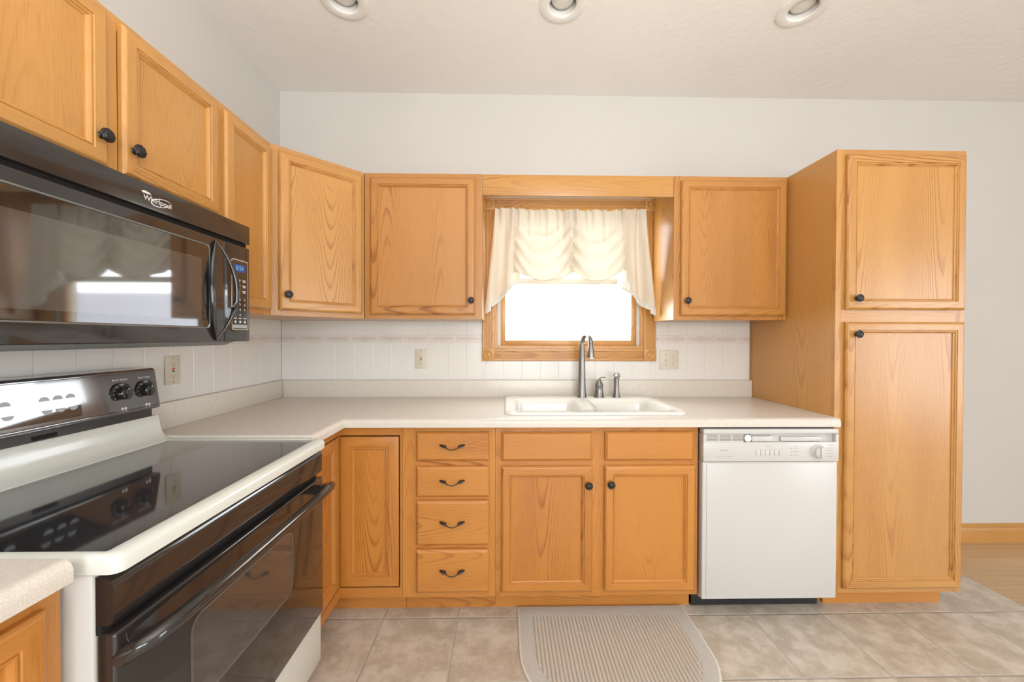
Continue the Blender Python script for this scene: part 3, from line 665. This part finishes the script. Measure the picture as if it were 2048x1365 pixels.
def halfmoon(x,z,up):
    b = MB(); pts = [(x+0.46*math.cos(k/8*math.pi), z+(0.46 if up else -0.42)*math.sin(k/8*math.pi)) for k in range(9)]
    b.loft([[(px,slant(pz)+o,pz) for px,pz in (pts if up else list(reversed(pts)))] for o in (-0.035,0.01)]); b.build('touch_key',KEY,bgo)
for x in (13.2,16.5,17.75,19.0): halfmoon(x-.05,43.2,True); halfmoon(x+.05,42.2,False)
for x in (9.2,10.4): halfmoon(x,43.2,True); halfmoon(x,42.2,False)
b = MB(); sl_box(b,10.9,12.3,42.4,43.6,-0.04,-0.02); b.build('display',plain('display_grey',(0.05,0.07,0.08),.2),bgo)
def range_knob(x, z, label):
    d = slant(z)-0.1; n = MB(); n.lathe((x,d,z),'d',[(1.36,0),(1.36,0.06),(1.3,0.1),(0,0.1)],0,36); o = n.build('dial',MATTE,RG)
    n = MB(); n.lathe((x,d+0.1,z),'d',[(0.85,0),(0.84,0.35),(0.78,0.7),(0.70,0.76),(0,0.76)],0,28); n.box(x-0.2,x+0.2,d+0.8,d+1.05,z-0.74,z+0.74,0,.08); n.build('knob',BLACK,o)
    n = MB(); n.text('OFF',x,d+0.1,z+1.1,0.34,0)
    for k,t in enumerate(('LO','2','3','4','5','6','7','8','9','HI')):
        a = math.radians(128+k*28.5); n.text(t,x+1.08*math.cos(a),d+0.1,z+1.08*math.sin(a),0.27)
    n.build('dial_marks',MARK,o)
    n = MB(); n.text(label,x,d+0.1-0.26,z+1.72,0.32,0,tilt=-0.15); n.build('burner_label',MARK,bgo); n = MB()
    for i in range(2):
        for j in range(2):
            r0 = 0.16 if (i,j) != (1,0) else 0.2
            n.lathe((x+0.05+(i-.5)*.42,slant(z-2.2+(j-.5)*.42)-.11,z-2.2+(j-.5)*.42),'d',[(r0,0),(r0,.04),(0,.04)],0,12)
    n.build('burner_symbol',MARK,bgo)
range_knob(24.75,42.85,'RIGHT FRONT'); range_knob(28.05,42.85,'RIGHT REAR'); range_knob(1.95,42.85,'LEFT REAR'); range_knob(5.25,42.85,'LEFT FRONT')
b = MB()                                              # black fascia under the rim
pr = [(25.65,30.75),(26.55,30.75),(26.8,31.0),(26.85,33.3),(26.6,33.85),(26.2,34.05),(25.65,34.05)]
b.ext(pr,'x',0.25,29.7); b.build('fascia',BLACK,RG,40)
b = MB(); b.box(0.25,29.7,25.65,26.0,30.1,30.75); b.build('door_gap',DARK,RG)
od = MB(); od.box(0.2,29.75,25.65,26.95,10.7,30.2,0,0.22,3); odo = od.build('oven_door',BLACK,RG)
b = MB(); b.ext(rr(6.6,21.6,18.9,26.4,1.2,6),'d',26.94,26.965); wo = b.build('oven_window',plain('smoked_glass',(0.05,0.045,0.042),0.04,0,0.75,0.6),odo)
def ringframe(b,x0,x1,z0,z1,r,w,d0,d1):
    A, B = rr(x0,x1,z0,z1,r,6), rr(x0-w,x1+w,z0-w,z1+w,r+w,6)
    b.loft([[(x,d0,z) for x,z in B],[(x,d1,z) for x,z in B],[(x,d1,z) for x,z in A],[(x,d0,z) for x,z in A]],0,True,False,False)
b = MB(); ringframe(b,6.6,21.6,18.9,26.4,1.2,0.22,26.94,26.99); b.build('window_border',plain('grey_dot_border',(0.10,0.095,0.09),0.15),odo)
b = MB()
pts = [(0.75,26.9,28.3),(0.85,27.7,28.75),(1.3,28.5,29.2),(2.6,28.95,29.4),(6,29.15,29.45),(15,29.2,29.45),(24,29.15,29.45),(27.4,28.95,29.4),(28.7,28.5,29.2),(29.1,27.7,28.75),(29.2,26.9,28.3)]
b.tube(pts,[0.75,0.72,0.68,0.62,0.56,0.54,0.56,0.62,0.68,0.72,0.75],0,14,0.9); b.build('handle',BLACK,odo,60)
b = MB(); b.box(0.15,29.8,25.65,26.6,3.6,10.4,0,0.2,3); b.build('drawer',BISQUE,RG)

# ------------------------------------------------------------------ microwave
MW = thing('microwave','black over-the-range microwave hung under the short oak cabinet','microwave',0,66.2,49.4,True)
F = 16.6
b = MB(); b.box(0.05,29.95,0.35,15.2,0.3,16.85); b.build('housing',SATIN,MW)
b = MB(); b.box(0.05,29.95,15.0,F-.02,13.9,16.45,0,0.1); gr = b.build('vent_grille',plain('gloss_dark_brown',(0.026,0.021,0.019),0.2,0,0.6,0.2),MW)
b = MB(); b.box(0.05,29.95,15.2,16.0,13.35,13.9); b.build('vent_gap',DARK,MW)
b = MB(); b.box(0.05,24.95,15.2,F-.1,0.15,13.35,0,0.12,3); mdo = b.build('door',BLACK,MW)
b = MB(); b.loft([[(x,d,z) for x,z in rr(0.6+i,22.6-i,1.85+i*.7,12.2-i*.7,.5,4)] for i,d in ((0,F-.11),(0,F-.06),(.12,F-.03),(.22,F-.06),(.22,F-.1))],0,True,False,False); b.build('door_trim',plain('grey_satin_trim',(0.22,0.23,0.23),0.2,0.6),mdo)
b = MB(); b.box(0.85,22.35,F-.12,F-.085,2.05,12.0); b.build('glass',BLACKGLASS,mdo)
b = MB(); b.box(1.6,21.2,F-.10,F-.075,2.9,10.3); b.build('window_screen',plain('perforated_screen',(0.06,0.056,0.053),0.04,0,0.8,1.0),mdo)
b = MB()                                              # lens-shaped grip: two bowed bars meeting in points
n = 18
for s,bow,dep in ((-1,1.25,0.25),(1,1.9,1.9)):
    pts = []; rad = []
    for i in range(n+1):
        t = -1+2*i/n; q = 1-t*t
        pts.append((23.45+s*bow*q*0.72, F-0.1+0.1+dep*q*(0.9), 6.65+6.3*t)); rad.append(0.10+0.36*q)
    b.tube(pts,rad,0,12,0.75)
b.build('handle',BLACK,mdo,60)
b = MB(); b.box(25.0,29.95,15.2,F-.1,0.15,13.35,0,0.12,3); cpn = b.build('control_panel',BLACK,MW)
b = MB(); b.loft([[(x,d,z) for x,z in rr(26.3+i,29.6-i,1.75+i,11.4-i,.3,4)] for i,d in ((0,F-.11),(0,F-.07),(.07,F-.05),(.14,F-.09))],0,True,False,False); b.build('panel_border',STEEL,cpn)
b = MB(); b.box(26.5,29.4,F-.11,F-.09,9.35,11.1); dsp = b.build('display',BLACKGLASS,MW)
b = MB(); b.ext(rr(26.9,28.9,9.75,10.7,.2,4),'d',F-.09,F-.075); b.build('lit_area',BLUE,dsp)
b = MB(); b.text('8:54',27.9,F-.075,10.22,0.85,0); b.build('digits',CYAN,dsp)
b = MB()
for r in range(3):
    for q in range(2): b.box(27.35+q*1.1,28.05+q*1.1,F-.1,F-.085,8.55-r*.75,8.68-r*.75); b.box(27.45+q*1.1,27.95+q*1.1,F-.1,F-.085,8.37-r*.75,8.47-r*.75)
dg = ('1','2','3','4','5','6','7','8','9','0')
for k,t in enumerate(dg):
    r_, q = (k//3, k%3) if k < 9 else (3,1); b.text(t,27.05+q*0.92,F-.1,5.95-r_*.72,0.5)
for q in range(3): b.box(26.75+q*.95,27.3+q*.95,F-.1,F-.085,3.28,3.4); b.lathe((27.0+q*.95,F-.1,2.85),'d',[(.17,0),(.17,.02),(0,.02)],0,10)
b.build('key_marks',MARK,cpn)
b = MB(); b.box(26.5,29.3,F-.1,F-.075,2.0,2.45); b.build('key_strip',KEY,cpn)
b = MB(); lx = 15.4; lz = 14.95                       # maker's lettering on the grille with a swoosh ring
b.text('Whirlpool',lx,F-.02,lz,0.78,0)
pts = [(lx+0.35+1.15*math.cos(t),F-.005,lz-0.02+0.42*math.sin(t)+0.25*math.cos(t)) for t in [math.radians(20+i*320/28) for i in range(29)]]
b.tube(pts,[0.02+0.04*math.sin(math.pi*i/28) for i in range(29)],0,6)
b.ext([(lx-1.75,lz+0.42),(lx-0.75,lz+0.44),(lx-1.0,lz+0.62),(lx-1.5,lz+0.68),(lx-1.85,lz+0.6)],'d',F-.03,F-.005)
b.build('logo',MARK,gr)
b = MB(); b.ext([(1.0,-0.35),(14.6,-0.35),(15.9,0.16),(1.0,0.3)],'x',0.4,27.6); b.build('underside',plain('grey_underside',(0.22,0.24,0.23),.4),MW)

# ------------------------------------------------------------------ outlets
def slot(b,x,z,w=.09,h=.32,m=2): b.box(x-w/2,x+w/2,0.24,0.262,z-h/2,z+h/2,m)
def gfci(label, X, Y, Z, left):
    r = thing('wall_outlet',label,'outlet',X,Y,Z,left,'single outlets with red and black buttons'); b = MB(); b.box(-1.38,1.38,0,0.22,-2.28,2.28,0,0.1); b.build('cover_plate',ALM,r)
    b = MB(); b.box(-0.66,0.66,0.2,0.25,-1.32,1.32,0,.02)
    for s in (1,-1):
        slot(b,-.25,s*.85,m=1); slot(b,.25,s*.85,.09,.26,1); b.lathe((0,.245,s*.85-.32),'d',[(.1,0),(.1,.012),(0,.012)],1,10)
    for z in (1.9,-1.9): b.lathe((0,.21,z),'d',[(.11,0),(.09,.03),(0,.03)],1,10)
    f = b.build('receptacle',[ALM,ALMD],r)
    b = MB(); b.box(-.28,.28,.25,.31,.06,.30,0,.03); tag(b.build('reset_button',RED,f),'red reset button'); b = MB(); b.box(-.2,.2,.25,.31,-.30,-.06,0,.03); tag(b.build('test_button',MATTE,f),'black test button')
gfci('almond outlet on the left wall beside the range control panel',0.29,30.2,44.9,True)
gfci('almond outlet on the window wall left of the sink',33.2,0.29,44.95,False)
r = thing('wall_switch_outlet','wide almond plate with a switch and an outlet, right of the sink','outlet',92.65,0.29,44.85)
b = MB(); b.box(-2.3,2.3,0,.22,-2.28,2.28,0,.1)
for z in (1.2,-1.2): b.lathe((-.92,.21,z),'d',[(.12,0),(.1,.03),(0,.03)],1,10)
b.build('cover_plate',[ALM,ALMD],r)
b = MB(); b.box(-1.1,-.74,.2,.25,-.5,.5,0,.02); b.loft([[(-1.03,.24,-.25),(-.81,.24,-.25),(-.81,.24,.25),(-1.03,.24,.25)],[(-1.0,.62,-.42),(-.84,.62,-.42),(-.84,.62,-.22),(-1.0,.62,-.22)]]); b.build('switch_toggle',ALM,r)
b = MB()
for s in (1,-1):
    b.ext([(0.92+.62*math.cos(a),s*.78+max(-.5,min(.5,.62*math.sin(a)))) for a in [k/20*2*math.pi for k in range(20)]],'d',.2,.25,0)
    slot(b,.68,s*.78+.08,m=1); slot(b,1.16,s*.78+.08,.09,.26,1); b.lathe((.92,.245,s*.78-.27),'d',[(.1,0),(.1,.012),(0,.012)],1,10)
b.build('receptacle',[ALM,ALMD],r)

# ------------------------------------------------------------------ curtain
cu = thing('curtain_valance','cream swagged curtain with white tasselled tails across the window top','curtain',68.5,2.2,56)
def cb(b,n,m,p=None,ang=180):
    o = b.build(n,m,p or cu,ang)
    if p is None: o.location = (-68.5*I,2.2*I,-56*I)
    return o
ZT = 79.75
b = MB(); b.tube([(50.72,1.6,79.2),(86.4,1.6,79.2)],0.25,0,10); cb(b,'rod',WPAINT,None,40)
def gather(x, v):                                     # small upright pleats at the rod, fading downwards
    return (0.34*math.sin(x*2.9)+0.24*math.sin(x*4.7+1.0))*math.exp(-v*3.2)
def swag(cx, half, zb, rise, ph, d0):
    def fn(u, v):
        t = 2*u-1; zbot = zb+rise*abs(t)**1.7
        z = ZT+0.12*math.sin(9*t+ph) - v*(ZT-zbot); x = cx+half*t*(1-0.10*v*v)
        drop = (ZT-z); q = drop
        body = 1.5*(1-t*t)*math.sin(min(v,1)*math.pi*0.62)
        fs = math.sin((drop-10.5*(1-t*t))*0.86+ph+0.6*math.sin(t*2.3+ph)); fold = 1.35*(0.6-abs(fs)**0.8)*min(1,max(0,v*1.8-.15))*(1-0.3*abs(t)**3)*(1-0.55*math.exp(-(t*2.2)**2)*min(1,max(0,(v-.35)*3)))
        vert = 0.55*math.sin(abs(t)*11+ph)*abs(t)**1.5*(1-0.6*v)
        vee = -0.75*math.exp(-((t*3.2)**2))*math.exp(-((drop-5.4)/1.8)**2)
        return (x, d0+body+fold+vert+vee+gather(x,v), z)
    return fn
for nm,args in (('swag',(62.5,8.6,63.2,2.9,0.3,3.0)),('swag',(74.2,8.0,63.2,3.4,1.4,3.0))):
    b = MB(); b.grid(swag(*args),72,60,0,lambda u,v:(u*16*1.0,v*16*1.0)); s = cb(b,nm,CURT)
    fn = swag(*args); b = MB(); pts = [fn(i/60,1.0) for i in range(61)]
    b.tube([(p[0],p[1],p[2]-.02) for p in pts],0.13,0,6); cb(b,'hem',CURT,s)
def tail(s):
    """side jabot; s = -1 left, +1 right"""
    def fn(u, v):
        # u: 0 outer edge, 1 inner edge
        if s < 0: xt, xb, zb = 50.85+u*5.6, 48.6+u*8.0, 57.0+7.6*u**1.25
        else:     xt, xb, zb = 85.5-u*5.4, 87.75-u*7.4, 56.7+6.3*u**1.3
        e = v**1.15; x = xt*(1-e)+xb*e; z = ZT - v*(ZT-zb)
        d = 3.9+0.95*math.sin(u*11+0.5)*min(1,v*3)*(0.55+0.45*v) + gather(x,v) - 1.0*u*v
        return (x, d, z)
    return fn
for s in (-1,1):
    fn = tail(s); b = MB(); b.grid(fn,40,60,0,lambda u,v:(u*8,v*20)); t = cb(b,'tail',TAILC)
    b = MB(); n = 26
    for i in range(n):
        u = (i+.5)/n; x,d,z = fn(u,1.0); x2,d2,z2 = fn(min(u+1/n,1),1.0)
        L = 1.5 if u < .15 else 0.8
        if u < .12: x -= 0.0
        b.lathe((x,d,z-L-.02),'z',[(0.0,0),(.22,.02),(.27,.3),(.18,L-.12),(.12,L+.05),(0,L+.06)],0,7)
    b.tube([fn(i/40,1.0) for i in range(41)],.15,0,6); cb(b,'fringe',FRINGE,t)
def lining(u, v):                                     # white turned-back lining by the right tail
    x = 79.4+u*3.0+0.3*math.sin(v*5); z = 66.3-v*(3.6+1.9*u)-0.5*math.sin(u*3.1)*(1-v)+0; return (x, 3.25+0.35*math.sin(u*6+v*3), z)
b = MB(); b.grid(lining,14,14,0,lambda u,v:(u,v)); cb(b,'lining',FRINGE)

# ------------------------------------------------------------------ rug
rg = thing('kitchen_rug','beige half-round ribbed rug on the tile floor before the sink','rug',70.8,30,0)
def rug_outline(ins, n=10):
    x0,x1,y0,y1,r = 55.5+ins,86.1-ins,21.6+ins,43.0-ins,11.0-ins
    p = [(x0,y0),(x1,y0)]
    for k in range(n+1): t = k/n*P2; p.append((x1-r+r*math.cos(t),y1-r+r*math.sin(t)))
    for k in range(n+1): t = P2+k/n*P2; p.append((x0+r+r*math.cos(t),y1-r+r*math.sin(t)))
    return p
def rgb_(b,n,m,ang=40): o = b.build(n,m,rg,ang); o.location = (-70.8*I,30*I,0); return o
b = MB(); b.loft([[(x,y,z) for x,y in rug_outline(i)] for i,z in ((0.12,0.02),(0.12,0.36),(0.4,0.42),(2.45,0.42),(2.55,0.3))],0,True,True,True); rgb_(b,'border',RUGB)
b = MB(); b.loft([[(x,y,z) for x,y in rug_outline(i)] for i,z in ((0.1,0.02),(0.0,0.06),(0.0,0.32),(0.1,0.38),(0.3,0.40))],0,True,False,False); rgb_(b,'bound_edge',RUGE)
b = MB(); pitch = 0.62; x = 58.15; i0 = 2.6
while x+pitch <= 83.6:
    r = 11.0-i0; cxl, cxr, yb = 55.5+i0+r, 86.1-i0-r, 43.0-i0
    xm = x+pitch/2; y1 = yb
    if xm < cxl: y1 = yb-r+math.sqrt(max(0,r*r-(cxl-xm)**2))
    if xm > cxr: y1 = yb-r+math.sqrt(max(0,r*r-(xm-cxr)**2))
    pr = [(x+0.02,0.24),(x+.08,0.42),(x+.2,0.52),(x+.42,0.52),(x+.54,0.42),(x+.60,0.24)]
    b.ext(pr,'d',21.6+i0,y1); x += pitch
rgb_(b,'ribs',RUGR,60)

# ------------------------------------------------------------------ ceiling lights
for (x,y),lab in zip(cans,('white recessed ceiling light nearest the left wall','middle white recessed ceiling light, above the sink faucet','white recessed ceiling light nearest the pantry')):
    r = thing('recessed_light',lab,'ceiling light',x,y,H,False,'recessed lights in a row on the ceiling')
    b = MB(); b.lathe((0,0,0),'z',[(2.75,0.3),(4.0,0.0),(4.02,-0.12),(3.85,-0.2),(2.55,-0.28),(2.35,-0.16),(2.3,0.1),(2.45,0.4)],0,40); 
    for f in [f for f in b.bm.faces if len(f.verts) > 4]: b.bm.faces.remove(f)
    b.build('trim_ring',WPAINT,r,60)
    b = MB(); b.lathe((0,0,0),'z',[(2.36,0.0),(2.4,0.9),(2.5,2.4),(2.7,5.0),(0,5.0)],0,32)
    for f in [f for f in b.bm.faces if len(f.verts) > 4 and f.calc_center_median().z < 2*I]: b.bm.faces.remove(f)
    b.build('reflector',WPAINT,r,60)
    b = MB(); b.lathe((0,0,0),'z',[(0.0,0.25),(1.0,0.32),(1.8,0.6),(2.05,1.1),(1.9,2.0),(1.0,3.6),(0.7,4.9)],0,28); b.build('bulb',BULB,r,60)
